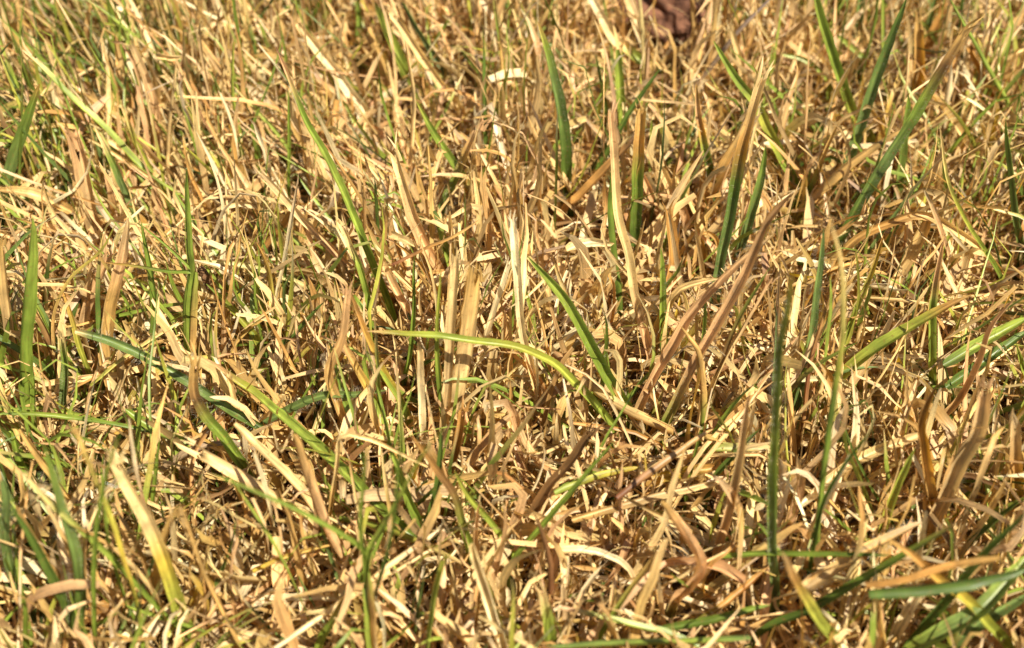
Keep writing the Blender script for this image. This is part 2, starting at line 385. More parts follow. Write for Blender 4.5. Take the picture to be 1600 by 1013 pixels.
thin green stalk ending in a curled tan whisker|g|5|Y0 G.4 T.6 T1|p|s.05t|1092,680 1095,608 1089,555 1075,530 1063,510
long tan stem lying under the large level blade's root|s|9|T0 C.5 P1|b|l12,14t|1050,680 974,645 911,602 860,551
curved olive needle crossing the pink leaves|g|6|G0 G1|p|s.05|973,641 990,615 1015,585 1068,528
orange curled strap with arching cream top|d|15|O0 O.4 T.6 C1|p|s.1|1020,560 1032,508 1055,461 1070,450 1085,444 1122,436
golden crinkled loop of dry leaf|d|8|Q0 T.5 O1|p|s.1|1098,400 1096,372 1102,364 1116,372 1122,390 1115,420
glowing orange leaf standing behind the bright green strip|d|18|O0 O1|c|s.1|1043,455 1050,420 1050,390 1044,335
pale puffed flake lying beside the weathered pink post|d|15|C0 W.5 C1|p|l22,24|886,392 905,383 928,377 960,380
thin yellow blade in front of the orange strap|g|6|Q0 Q1|p|s.05|1047,531 1054,500 1063,462
tall green blade with rusty freckles and orange tip|g|15|B0 B.3 G.5 L.6 D.8 Y.93 O1|p|s.0h|1214,935 1210,854 1210,774 1214,676 1220,558 1232,491 1242,410
soft blue green blade behind the rusty freckled blade|g|12|B0 B1|p|s.05h|1246,630 1264,541 1274,451 1287,357
thin reddish stalk rising by the rusty freckled blade|s|7|T0 R.5 T1|p|s.05t|1256,660 1267,568 1287,498 1314,414
long wiry green stem with yellow upper half|g|8|D0 G.4 D.6 Y.7 C1|p|s.02t|1275,910 1275,820 1290,673 1307,561 1312,528 1311,420 1294,335
slim olive blade leaning beside the wiry stem|g|8|G0 L.5 O1|p|s.05|1320,540 1334,491 1361,427 1381,367
wide yellow green leaf arching low with a dry tan end|g|17|G0 Y.4 L.6 Y.8 O.9 T1|p|s.0|1300,618 1318,588 1351,558 1401,525 1448,498 1480,480 1518,461
upright light green blade with crinkled pink tip|g|11|L0 L.55 G.7 P.82 P1|p|s.03|1454,610 1455,602 1457,508 1462,451 1475,374
long tan strap arching like a bridge|d|14|O0 T.3 O.5 C.75 T1|p|s.05|1300,440 1311,400 1341,370 1388,348 1442,335 1495,360 1536,390 1572,432
broad pale strap sloping under the arching bridge|d|22|C0 C.5 T1|b|s.25|1388,450 1418,397 1450,336
white tube of straw lying level|s|10|W0 W1|c|l14,14t|1355,449 1372,450 1393,451
second white tube of straw at the end of the first|s|9|C0 W1|c|l14,14t|1312,448 1345,449
thick cream stub leaning under the arching bridge|d|19|C0 C1|c|s.3|1472,441 1485,415 1500,388
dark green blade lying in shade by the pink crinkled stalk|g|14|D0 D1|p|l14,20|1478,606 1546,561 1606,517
light green blade lying above the shaded dark one|g|17|B0 L.5 L1|p|l18,24|1474,571 1536,535 1606,497
pink crinkled stalk broadening to a green sheath|d|12|G0 T.25 P.5 P1|p|s.05|1464,666 1502,625 1532,568 1552,511 1589,464
thin blue green arc ending level near the yellow green leaf|g|8|B0 B1|p|s.0|1262,622 1277,605 1324,582 1374,574
thin olive blade crossing low in front of the freckled blade|g|7|D0 N.5 G1|p|s-.1|1196,664 1240,602 1284,565 1340,535
crumpled brown striped leaf drooping before a fuzzy stub|d|16|T0 T.4 O.7 N1|p|s.05|1467,828 1455,780 1448,740 1442,690 1440,665 1450,632 1466,600
big fuzzy grey tan sheath leaning with glowing downy rim|d|22|T0 K.4 K.8 P1|c|s.05h|1452,836 1475,784 1502,723 1529,673 1540,600
bright yellow green blade end above the brown orange banded blade|g|8|L0 L1|p|s.0|1604,600 1597,570 1588,538
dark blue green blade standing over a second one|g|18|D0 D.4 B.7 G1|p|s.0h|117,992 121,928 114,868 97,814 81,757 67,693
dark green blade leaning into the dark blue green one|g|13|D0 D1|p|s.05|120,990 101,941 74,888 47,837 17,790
hairy grey green blade bending below a swollen cream straw|g|14|B0 B1|b|s.0h|44,934 23,901 10,841 10,784 4,750
broad blade grading from bleached torn tip through yellow to green|g|20|L0 L.25 Y.45 Q.58 C.72 C1|c|s.1|288,980 285,972 268,915 248,854 228,807 205,767 183,720
slim stalk fading from green to tan beside the broad bleached blade|g|8|L0 G.3 Q.55 Y.75 T1|c|s.05|222,1016 215,952 191,871 168,801 141,737 117,676
thin bright green blade curving beside the slim fading stalk|g|7|G0 G1|p|s.0|154,1018 148,935 151,841 164,754 188,676
long green stalk with bleached end crossing the blades|g|8|D0 G.5 L.75 C1|c|s.0|297,990 262,962 201,898 154,851 84,790 40,743
tan stalk bleaching to white at the end by the dark blade|d|12|W0 T.4 T1|b|s.1|138,826 110,785 84,743 32,670
short straight tan stalk beside the dark blue green blade|s|8|T0 T1|c|s.0t|131,980 131,900 131,837
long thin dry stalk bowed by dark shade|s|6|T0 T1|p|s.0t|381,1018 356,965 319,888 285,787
cream leaf bent at the middle behind the broad bleached blade|d|9|C0 C1|p|s.05|198,945 197,905 203,872 225,837
tan sheath wrapped around the broad bleached blade|d|15|T0 T1|c|s.0|246,945 255,861 275,804
thin vivid green blade behind the torn bleached tip|g|6|G0 G1|p|s.05|238,800 243,740 249,684
plain green blade above the swollen cream straw|g|11|G0 G1|p|s.1|48,750 30,717 18,668
swollen cream straw under a plain green blade|d|28|C0 C1|b|s.1|8,772 4,735 -2,705
thin green blade lying low beside a dry needle|g|6|G0 L1|p|l12,14|321,989 242,962 195,945
short upright green stub near the foot of the dark blades|g|8|G0 G1|b|s.0|42,1018 40,970 37,935
fine cream needle leaning over green stalks|s|5|C0 C1|p|s.0|210,1004 240,970 272,937
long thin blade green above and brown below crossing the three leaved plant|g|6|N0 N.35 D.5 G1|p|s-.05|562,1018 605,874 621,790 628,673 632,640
light green stem lying toward a pale end|g|8|L0 Y.6 C1|b|l13,13t|532,814 588,826 655,851 721,882
long white straw lying straight with split end|s|9|W0 C.5 W1|c|l16,17|428,1014 541,935 615,878 684,830
second strand of the long white split straw|s|6|C0 C1|c|l15,17|540,942 620,895 672,862
broad white sunlit straw with a tan flap|d|18|C0 W.5 C1|b|s.1|792,1018 776,965 762,915 740,848
tan flap peeling from the broad white straw|d|9|T0 P1|p|s.0|740,886 742,840 749,785
olive blade with a dry red tip beside green pair|g|12|G0 G.4 N.7 O1|p|s.0|738,872 722,817 710,775 682,737 645,683
dark green needle standing among paired blades|g|10|D0 D1|p|s.0|664,828 678,790 685,747 690,668
green blade standing at the foot of the dark needle|g|13|D0 G.6 L1|p|s.05|658,832 645,795 632,757 612,700
pale pinkish stalk bending sharply near the plant node|s|8|C0 P.6 T1|b|s.0t|570,896 534,878 501,817 477,750 457,680
folded straw standing then bending level|s|7|T0 T.4 C.5 C1|b|s.0|516,828 527,730 534,684 560,686 588,693 668,730
cream straw of the bundle beside bright green leaf|s|9|C0 C1|b|s.15t|492,806 450,750 400,703 365,665
lower cream straw of the bundle beside bright green leaf|s|10|C0 C1|c|s.1t|489,806 444,777 400,748 302,692
flat cream straw lying level under the long white one|d|12|C0 W1|c|l9,9|568,940 517,935 410,938
short green blade with tan tip in a dark gap|g|13|L0 G.7 T1|p|s.0|498,1018 524,965 540,930
upright yellow green stem by the dark gap|g|7|Y0 G.6 Y1|c|s.0t|667,1018 679,928 696,870
thin dark green stem next to the upright yellow green one|g|5|D0 B1|p|s.0|647,994 655,930 666,880
pale bowed straw rising from the dark gap|s|8|C0 C.7 P1|p|s.0t|736,1018 700,985 679,968 664,945 662,929
light green double blade next to the broad white straw|g|9|L0 L.6 Y1|p|s.0|802,870 769,821 732,777 710,735
brown curved leaf hanging over the green pair|d|13|T0 N.5 O1|c|s.1|697,762 712,723 722,673 726,640
yellowish brown blade lying above the dark gap|d|7|Q0 T1|p|l14,16|396,896 460,868 524,850
thin brown needle bending in front of the broad white straw|s|6|N0 T1|p|s-.05|744,980 756,901 802,822
blue green stem lying level beside the cut green stub|g|10|B0 L.3 B1|b|l18,20t|1168,995 1068,1000 968,1003 850,1011
green blade with tan tip lying above the level blue green stem|g|11|G0 L.5 Y.75 P.88 P1|p|l16,22|1092,1012 1048,993 1001,982 934,965 864,948
short cut green stub with ragged cream rim|g|17|L0 G.5 L.8 C1|c|s.0|861,1018 854,968 847,931
straight slender green blade with tan point leaning over curled straw|g|8|L0 G.5 T.85 T1|p|s.0|932,1006 988,915 1048,841
straight plain green blade leaning over the ragged brown leaf|g|8|G0 G1|p|s.05|798,881 837,831 894,764 960,690
fuzzy pinkish straw hooked above a green joint|d|17|G0 L.15 P.35 P.8 T1|b|s.0h|1060,938 1079,915 1092,888 1084,864 1057,824 1032,787
tall greyish pink leaf folded narrow standing before the straw mat|d|15|T0 P.3 K.7 P1|p|s.0h|1123,868 1139,814 1156,733 1163,673 1172,610
greyish straw lying straight across the mat|d|13|T0 K.5 C1|b|l14,16|893,813 968,790 1035,770 1122,749
thin brown stalk lying over the greyish straw|s|6|R0 T1|p|l20,26t|966,782 1035,730 1114,671
ragged dark brown leaf curling downward|d|15|T0 N.4 N1|c|s.1|832,804 857,760 891,723 924,676
cream twisted straw with knobbed end|s|14|C0 C1|c|l14,16|805,803 867,821 908,835
curled cream scrap draped over brown scraps|d|13|C0 W.5 T1|p|l16,12|875,860 915,862 944,868 978,888 996,923
orange brown blade greening toward its root at the mat's foot|d|11|G0 O.4 O1|p|l14,18|1082,977 1136,941 1202,886
olive blade lying level beneath the orange brown one|g|11|D0 G1|p|l14,18|1033,983 1119,968 1204,946
thin red stalk standing by the cut green stub|s|5|R0 N1|p|s.0t|857,938 854,874 834,802
yellow thin stem lying over the mat|s|6|L0 Q1|p|l16,18t|868,775 934,750 1003,732
thin olive stem hanging by the tall greyish pink leaf|g|5|G0 G1|p|s.0|1075,756 1084,715 1096,668
pale green white stem lying level behind the greyish pink leaf|s|8|L0 C1|c|l16,16t|1110,707 1150,706 1202,705
dark green blade bent behind the greyish pink leaf|g|9|D0 D1|p|s.0|1114,752 1149,710 1188,670
short green blade end poking past the greyish pink leaf|g|9|G0 L1|p|l14,18|1157,769 1180,780 1202,791
thin green blade lying level across the freckled blade|g|8|G0 G.6 D1|p|l18,26|1116,869 1200,863 1267,864 1390,868
broad amber flake lying under the pale level stem|d|19|O0 Q.5 O1|b|l10,11|998,752 1040,742 1075,738 1117,732
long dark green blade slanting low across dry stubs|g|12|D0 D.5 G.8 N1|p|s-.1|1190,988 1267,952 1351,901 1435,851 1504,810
orange dry tip of a blade lying in front of the stubs|d|14|O0 O.6 T1|p|l30,38|1352,909 1418,901 1485,881 1570,870
blade grading from tan split tip to yellow green root|g|16|G0 L.3 Y.5 Q.65 O.8 T1|p|s-.1|1573,1020 1539,975 1509,941 1468,911 1428,874 1385,841
soft focused green blade with yellow neck and brown crinkled tip|g|18|G0 L.35 Y.6 O.8 K1|p|s-.3|1312,1020 1281,978 1257,941 1237,905 1220,862
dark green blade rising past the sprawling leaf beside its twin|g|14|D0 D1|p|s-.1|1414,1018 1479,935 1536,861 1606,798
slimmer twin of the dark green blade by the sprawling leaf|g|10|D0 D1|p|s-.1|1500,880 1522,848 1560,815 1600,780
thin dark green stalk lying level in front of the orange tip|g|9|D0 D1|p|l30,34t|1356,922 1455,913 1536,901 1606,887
upright blade with brown orange and vivid green bands|g|18|L0 L.35 Q.5 O.62 K1|c|s.0|1592,792 1590,770 1586,713 1585,665
broad pale green leaf sprawling by the yellow green rooted blade|g|24|L0 B.4 L1|p|l14,26|1425,1022 1468,995 1536,952 1608,868
second broad green leaf sprawling under the pale green one|g|18|B0 B1|p|l10,20|1470,1018 1535,968 1608,925
yellow green blade glowing beside the crumpled striped leaf|g|12|L0 Y.6 L1|p|s.05|1379,838 1401,767 1430,700
thin dark green blade crossing the white straw|g|6|D0 D1|p|s.0|1262,918 1281,804 1311,740 1363,671
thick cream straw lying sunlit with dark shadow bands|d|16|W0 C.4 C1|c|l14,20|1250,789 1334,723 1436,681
fuzzy grey tan leaf lying behind the long dark green blade|d|19|K0 T.5 K1|p|l18,26h|1256,923 1334,874 1444,816
cream post standing before dry stubs|d|13|C0 C1|b|s.0|1379,1014 1374,965 1368,918
pale green post standing beside the sprawling leaf|g|12|L0 L.6 C1|c|s.0|1487,1018 1490,980 1492,946
white torn stub leaning by the cream post|d|18|C0 W1|c|s.1|1399,990 1418,958 1437,929
tan straw leaning up from the tip of the long dark blade|d|12|T0 C.6 T1|b|s.05|1487,882 1529,817 1572,746
'''.strip().split('\n')
# ---------------------------------------------------------------- the ground
def ground():
    n = 161
    g = np.linspace(-1, 1, n); g = np.sign(g) * np.abs(g) ** 3 * 30
    X, Y = np.meshgrid(g, g + .05)
    Z = .0022 * np.sin(X * 61 + 1) * np.cos(Y * 47) + .0018 * np.sin(X * 133 + Y * 92) - .002
    Z += rng.normal(0, .0008, Z.shape)
    V = np.stack([X, Y, Z], -1).reshape(-1, 3)
    i = np.arange(n - 1)[:, None] * n + np.arange(n - 1)[None, :]
    Q = np.stack([i, i + 1, i + n + 1, i + n], -1).reshape(-1, 4)
    o = put('ground', mesh_from('ground', V, Q, V[:, :2], np.full((len(V), 3), .1), MAT_SOIL))
    tag(o, 'dark brown crumbly soil under the dry turf', None, kind='structure')
ground()

# ---------------------------------------------------------------- one blade along a traced line
def spline(pts, n):
    p = np.asarray(pts, float)
    p = np.vstack([2 * p[0] - p[1], p, 2 * p[-1] - p[-2]])
    seg = np.linalg.norm(np.diff(p[1:-1], axis=0), axis=1)
    cum = np.concatenate([[0], np.cumsum(seg)])
    out = []
    for s in np.linspace(0, cum[-1], n):
        k = min(np.searchsorted(cum, s, 'right') - 1, len(seg) - 1)
        t = (s - cum[k]) / seg[k]
        a, b, c, d = p[k], p[k + 1], p[k + 2], p[k + 3]
        out.append(.5 * ((2 * b) + (c - a) * t + (2 * a - 5 * b + 4 * c - d) * t * t + (3 * b - a - 3 * c + d) * t ** 3))
    return np.array(out), cum[-1]

def ramp(stops, t):
    ts = np.array([s for s, _ in stops]); cs = np.array([c for _, c in stops])
    return np.stack([np.interp(t, ts, cs[:, k]) for k in range(3)], -1)

def parse_cols(s):
    st = []; keys = []
    for w in s.split():
        st.append((float(w[1:]), np.array(PAL[w[0]]))); keys.append((float(w[1:]), w[0]))
    return st, keys

occ = np.full((1013 // 4 + 2, 1600 // 4 + 2), 9.0)         # how near the traced blades stand, for leaving them in view
def note(P, skip):
    k = int(len(P) * skip)
    P = P[k:]
    P = np.concatenate([P[:-1] * (1 - f) + P[1:] * f for f in np.linspace(0, .9, 8)] + [P[-1:]])
    px, py, zz = project(P)
    for x, y, d in zip(px, py, zz):
        i, j = int(y // 4), int(x // 4)
        for a in (-2, -1, 0, 1, 2):
            for b in (-2, -1, 0, 1, 2):
                if 0 <= i + a < occ.shape[0] and 0 <= j + b < occ.shape[1]:
                    occ[i + a, j + b] = min(occ[i + a, j + b], d)

def trace_points(pose, pts):
    if pose[0] == 'l':
        z0, z1 = [float(v) / 1000 + .004 for v in pose[1:].split(',')]
        n = len(pts)
        return np.array([on_height(x, y, z0 + (z1 - z0) * i / max(1, n - 1)) for i, (x, y) in enumerate(pts)])
    lean = float(pose[1:])
    base = on_height(pts[0][0], pts[0][1], .013)
    P = np.array([on_leaning(x, y, base, lean) for x, y in pts])
    d = unit(P[0] - P[1])
    root = P[0] + np.array([d[0] * .003, d[1] * .003, -.0125])
    return np.vstack([root, P])

def ribbon(P, hw, stops, tip, roll, twist, curl, m, seed, stem, round_stem=False, t0=0.0, t1=1.0):
    """rows t0..t1 of a blade as (verts, quads, uv, tint)"""
    r = np.random.default_rng(seed)
    n = len(P)
    t = np.linspace(0, 1, n)
    if tip == 'p': prof = np.interp(t, [0, .1, .6, .84, .95, 1], [.8, 1, 1, .78, .48, .08])
    elif tip == 'c': prof = np.interp(t, [0, .15, .7, 1], [.8, 1, 1, .8])
    else: prof = np.interp(t, [0, .1, .8, .95, 1], [.8, 1, .95, .75, .45])
    prof = prof * (1 + .05 * np.interp(t, np.linspace(0, 1, 9), r.normal(size=9)))
    HW = hw * prof
    cu = np.full(n, curl) * np.interp(t, [0, .5, 1], [1.25, 1, 1.2 if tip != 'c' else .8])
    mid = P[n // 2]
    ref = unit(CAM - mid + np.array([0, 0, .05]))
    jag = np.array([hw * 2.2]) if tip == 'c' else None
    V = strips(P[None], HW[None], cu[None], np.array([roll]), np.array([twist]), ref[None], m, seed, jag, .03, 0.0 if round_stem else .65)[0]
    L = np.concatenate([[0], np.cumsum(np.linalg.norm(np.diff(P, axis=0), axis=1))])
    uv = np.empty((n, m, 2)); off = r.uniform(0, 500, 2)
    uv[..., 0] = np.linspace(-1, 1, m)[None] * hw * 1000 + off[0]; uv[..., 1] = L[:, None] * 1000 + off[1]
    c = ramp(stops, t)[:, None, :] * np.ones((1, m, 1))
    edge = np.abs(np.linspace(-1, 1, m))[None, :, None]
    c = c * (1 + .10 * r.normal(size=(n, 1, 1))) * (.94 + .14 * edge) * r.normal(1, .03, (n, m, 1))
    if m == 7:                                               # pale keel and a darker line on each side of it
        c = c * np.array([1.08, 1, .9, 1.28, .9, 1, 1.08])[None, :, None]
    a, b = int(round(t0 * (n - 1))), int(round(t1 * (n - 1)))
    V, uv, c = V[a:b + 1], uv[a:b + 1], c[a:b + 1]
    return V.reshape(-1, 3), strip_quads(b - a + 1, m), uv.reshape(-1, 2), np.clip(c, .005, .9).reshape(-1, 3)

def shreds(P, hw, colour, seed):
    """torn fibres standing out of a cut end"""
    r = np.random.default_rng(seed)
    k = int(r.integers(3, 6))
    d = unit(P[-1] - P[-3]); s = unit(np.cross(d, CAM - P[-1])); q = np.cross(s, d)
    Vs, Qs, Us, Cs = [], [], [], []
    for i in range(k):
        u = -1 + 2 * (i + .5) / k
        ln = hw * r.uniform(1.5, 5)
        b = P[-1] + s * u * hw * .75 - d * hw * .6
        tt = np.linspace(0, 1, 5)[:, None]
        c1, c2 = r.normal(0, .45), r.normal(0, .55)
        line = b + d * tt * ln + s * (u * .3 + c1) * tt ** 2 * ln * .6 + q * c2 * tt ** 2 * ln * .6
        w = hw / k * np.array([1, .95, .8, .5, .12])[:, None]
        V = np.stack([line - s * w, line + q * w * .35, line + s * w], 1).reshape(-1, 3)
        Qs.append(strip_quads(5, 3) + 15 * i); Vs.append(V)
        U = np.zeros((15, 2)); U[:, 1] = np.repeat(tt[:, 0] * ln * 1000, 3); U[:, 0] = i * 3 + np.tile([0, .3, .6], 5); Us.append(U)
        Cs.append(np.tile(np.array(colour) * r.uniform(.8, 1.15), (15, 1)))
    return np.vstack(Vs), np.vstack(Qs), np.vstack(Us), np.clip(np.vstack(Cs), 0, .9)

def fuzz(P, hw, seed, dens):
    """fine downy hairs along a blade"""
    r = np.random.default_rng(seed)
    n = len(P)
    L = np.linalg.norm(np.diff(P, axis=0), axis=1).sum()
    k = int(L * 1000 * dens)
    f = r.uniform(.03, .93, k) * (n - 1); i = f.astype(int); fr = (f - i)[:, None]
    c = P[i] * (1 - fr) + P[np.minimum(i + 1, n - 1)] * fr
    d = unit(P[np.minimum(i + 1, n - 1)] - P[i])
    s = unit(np.cross(d, CAM - c)); q = np.cross(s, d)
    ang = np.where(r.random(k) < .5, 0, np.pi) + r.normal(0, .5, k)
    o = s * np.cos(ang)[:, None] + q * np.abs(np.sin(ang))[:, None]
    b = c + o * hw * np.abs(np.cos(ang))[:, None] * .93
    ln = r.uniform(.0003, .0011, k)[:, None]
    e = b + (o + d * r.normal(.3, .4, (k, 1)) + r.normal(0, .25, (k, 3))) * ln
    w = d * .000016
    V = np.stack([b - w, b + w, e + w * .3, e - w * .3], 1).reshape(-1, 3)
    Q = np.arange(4 * k).reshape(-1, 4)
    return V, Q, np.zeros((4 * k, 2)), np.tile((.62, .56, .42), (4 * k, 1))

NAMES = dict(g=('green_grass_blade', 'grass blade'), d=('dry_grass_leaf', 'dry leaf'), s=('dry_straw', 'straw'))
def build_blade(label, kind, w, cols, tip, pose, pts, seed, parent=None, part='leaf'):
    r = np.random.default_rng(seed)
    stem = pose.endswith('t'); hairy = pose.endswith('h')
    pose = pose.rstrip('th')
    W = trace_points(pose, pts)
    n = int(np.clip(len(pts) * 5, 14, 44))
    P, length = spline(W, n)
    t = np.linspace(0, 1, n)
    wob = np.cumsum(r.normal(0, .00003, (n, 3)), 0); wob -= wob[-1] * t[:, None]
    P = P + wob
    if pose[0] == 's': P[0, 2] = max(P[0, 2], -.002)
    note(P, .12 if pose[0] == 's' else 0)
    d = np.linalg.norm(P[n // 2] - CAM)
    zz = (P[n // 2] - CAM) @ FWD
    hw = w * (.56 if kind == 'g' else .50) * zz / F
    if stem:
        curl, m, roll, twist = 3.0, 9, r.uniform(-3, 3), r.normal(0, .3); hw = hw * 3.0 * 1.0
    else:
        curl = r.uniform(.35, 1.0) if kind != 's' else r.uniform(.8, 1.5)
        if kind == 'd': curl = r.uniform(.35, 1.5)
        roll = r.normal(0, .35); twist = r.normal(0, .4 if kind == 'g' else .7); m = 7
        hw = hw * (curl / math.sin(min(curl, 1.5)))
    stops, keys = parse_cols(cols)
    origin = P[0].copy()
    mat = MAT_GREEN if kind == 'g' else MAT_DRY
    split = None
    if kind == 'g' and keys[0][1] not in DRY and keys[-1][1] in DRY:
        for (a, ka), (b, kb) in zip(keys[:-1], keys[1:]):
            if kb in DRY and ka not in DRY and a > .3: split = (a + b) / 2
    Pl = P - origin
    def mk(nm, data, mt): return mesh_from(nm, data[0] - origin, data[1], data[2], data[3], mt)
    simple = split is None and tip != 'c' and not hairy
    if parent is None:
        nm, cat = NAMES[kind]
        if simple:
            o = put(nm, mk(nm, ribbon(P, hw, stops, tip, roll, twist, curl, m, seed, stem), mat), loc=origin)
            tag(o, label, cat); return o
        root = empty(nm, origin); tag(root, label, cat)
        local = (0, 0, 0)
    else:
        root = parent; local = origin - np.array(parent.location)
    body = {'g': 'leaf', 'd': 'leaf', 's': 'stem'}[kind] if parent is None else part
    if split is None:
        lf = put(body, mk(body, ribbon(P, hw, stops, tip, roll, twist, curl, m, seed, stem), mat), root, local)
    else:
        lf = put(body, mk(body, ribbon(P, hw, stops, tip, roll, twist, curl, m, seed, stem, t1=split), mat), root, local)
        put('dry_tip', mk('dry_tip', ribbon(P, hw, stops, tip, roll, twist, curl, m, seed, stem, t0=split), MAT_DRY), root, local)
    if tip == 'c':
        vis = hw * (math.sin(min(curl, 1.5)) / curl)
        put('frayed_end', mk('frayed_end', shreds(P, vis, stops[-1][1], seed), MAT_DRY), root, local)
    if hairy:
        vis = hw * (math.sin(min(curl, 1.5)) / curl)
        h = put('down', mk('down', fuzz(P, vis, seed, 9), MAT_DRY), lf)
        h['kind'] = 'stuff'
    return root

for _x in range(985, 1095, 4):
    for _y in range(0, 60, 4): note(np.array([on_height(_x, _y, .016)] * 3), 0)
def px_pts(s):
    return [tuple(float(v) for v in q.split(',')) for q in s.split()]
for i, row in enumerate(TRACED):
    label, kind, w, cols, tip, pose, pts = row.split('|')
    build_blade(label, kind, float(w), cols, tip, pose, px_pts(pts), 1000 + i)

# two small plants whose leaves part at one node
def plant(label, node, bits, seed):
    root = empty('grass_plant', on_height(*node, .007)); tag(root, label, 'grass plant')
    for k, (part, kind, w, cols, tip, pose, pts) in enumerate(bits):
        build_blade('', kind, w, cols, tip, pose, px_pts(pts), seed + k, parent=root, part=part)
plant('forked green plant with three thin leaves parting above a tan culm', (297, 568), [
    ('culm', 's', 6, 'T0 T.6 L1', 'b', 's.05t', '297,570 296,485 304,426'),
    ('leaf', 'g', 6, 'L0 G1', 'p', 's.05t', '297,570 296,485 304,424 302,390 299,340 292,265'),
    ('leaf', 'g', 6, 'L0 G.8 O1', 'p', 's.05', '297,568 296,485 301,432 296,425 270,425 222,418 161,410'),
    ('leaf', 'g', 5, 'L0 G1', 'p', 's.05', '297,568 296,485 304,428 301,421 260,384 215,347')], 5000)
plant('three leaved green plant spreading from a swollen node on a pale culm', (583, 1012), [
    ('culm', 's', 12, 'C0 T.8 L1', 'b', 's0t', '583,1020 578,950 573,888'),
    ('leaf', 'g', 8, 'L0 G1', 'p', 's0', '582,1020 577,950 573,885 568,858 484,807 400,770 332,742'),
    ('leaf', 'g', 7, 'L0 G1', 'p', 's0', '582,1020 577,950 573,884 571,860 566,807 574,693'),
    ('leaf', 'g', 8, 'L0 L.7 Y1', 'p', 's0', '582,1020 577,950 574,884 579,858 588,844 632,767 655,723 692,668')], 5100)

# ---------------------------------------------------------------- scattered blades, built in bulk
def half_width(y):
    return .128 + .29 * y
def scatter(N, y0=-.125, y1=.19, far=1.0):
    xs, ys = [], []
    while sum(map(len, xs)) < N:
        y = rng.uniform(y0, y1, N); x = rng.uniform(-.2, .2, N)
        k = np.abs(x) < half_width(y) + .015
        k &= rng.random(N) < np.interp(y, [y0, .16, y1], [1, 1, far])
        xs.append(x[k]); ys.append(y[k])
    return np.concatenate(xs)[:N], np.concatenate(ys)[:N]

HOLES = [(1240, 185, .0075), (1205, 165, .006), (640, 915, .006), (395, 860, .007), (330, 890, .006), (1490, 450, .006), (1045, 112, .008),
         (905, 905, .005), (500, 880, .005), (850, 620, .005), (1180, 560, .005), (180, 620, .005), (700, 690, .005), (520, 150, .006)]
HOLES = [tuple(on_height(x, y, .006)[:2]) + (q,) for x, y, q in HOLES]
_hx, _hy = scatter(34)
HOLES += [(a, b, c) for a, b, c in zip(_hx, _hy, rng.uniform(.003, .0075, 34))]
def in_hole(x, y):
    k = np.zeros(len(x), bool)
    for a, b, c in HOLES: k |= (x - a) ** 2 + (y - b) ** 2 < c * c
    return k
def lines(x, y, z, length, az, el, bend, n, rough, seed):
    r = np.random.default_rng(seed)
    N = len(x)
    t = np.linspace(0, 1, n - 1)[None]
    walk = np.cumsum(r.normal(0, rough, (N, n - 1)), 1)
    hook = r.normal(0, 1.6, N) * (r.random(N) < .4)
    walk2 = np.cumsum(r.normal(0, rough * 1.2, (N, n - 1)), 1)
    kink = (r.random((N, 1)) < .28) * (t > r.uniform(.2, .9, (N, 1))) * r.normal(0, 1.0, (N, 1))
    e = el[:, None] + bend[:, None] * t + hook[:, None] * np.clip((t - .6) / .4, 0, 1) ** 1.5 + walk + kink
    a = az[:, None] + walk2 + kink * r.normal(0, .7, (N, 1))
    ds = (length / (n - 1))[:, None]
    D = np.stack([np.cos(e) * np.cos(a), np.cos(e) * np.sin(a), np.sin(e)], -1) * ds[..., None]
    P = np.concatenate([np.zeros((N, 1, 3)), np.cumsum(D, 1)], 1)
    P += np.stack([x, y, z], -1)[:, None, :]
    low = P[..., 2].min(1)
    P[..., 2] += np.maximum(0, .0006 - low)[:, None] * 1.0
    return P

def hides(P):
    """does a blade cross in front of a traced one?"""
    px, py, zz = project(P)
    i = np.clip((py // 4).astype(int), 0, occ.shape[0] - 1); j = np.clip((px // 4).astype(int), 0, occ.shape[1] - 1)
    inside = (px > 0) & (px < 1600) & (py > 0) & (py < 1013)
    clod = (px > 985) & (px < 1092) & (py < 30) & (py > -20)
    return ((occ[i, j] < 8) & (zz < occ[i, j] - .0015) & inside).sum(1) + 100 * (clod.mean(1) > .2)

DRYMIX = ['C', 'W', 'T', 'P', 'K', 'O', 'Q', 'N']
def dry_colours(N, seed, p):
    r = np.random.default_rng(seed)
    k = r.choice(len(DRYMIX), N, p=p)
    base = np.array([PAL[c] for c in DRYMIX])[k]
    k2 = r.choice(len(DRYMIX), N, p=p)
    base = base * .78 + np.array([PAL[c] for c in DRYMIX])[k2] * .22
    return base * r.normal(1, .10, (N, 1)) * r.normal(1, .03, (N, 3)), k

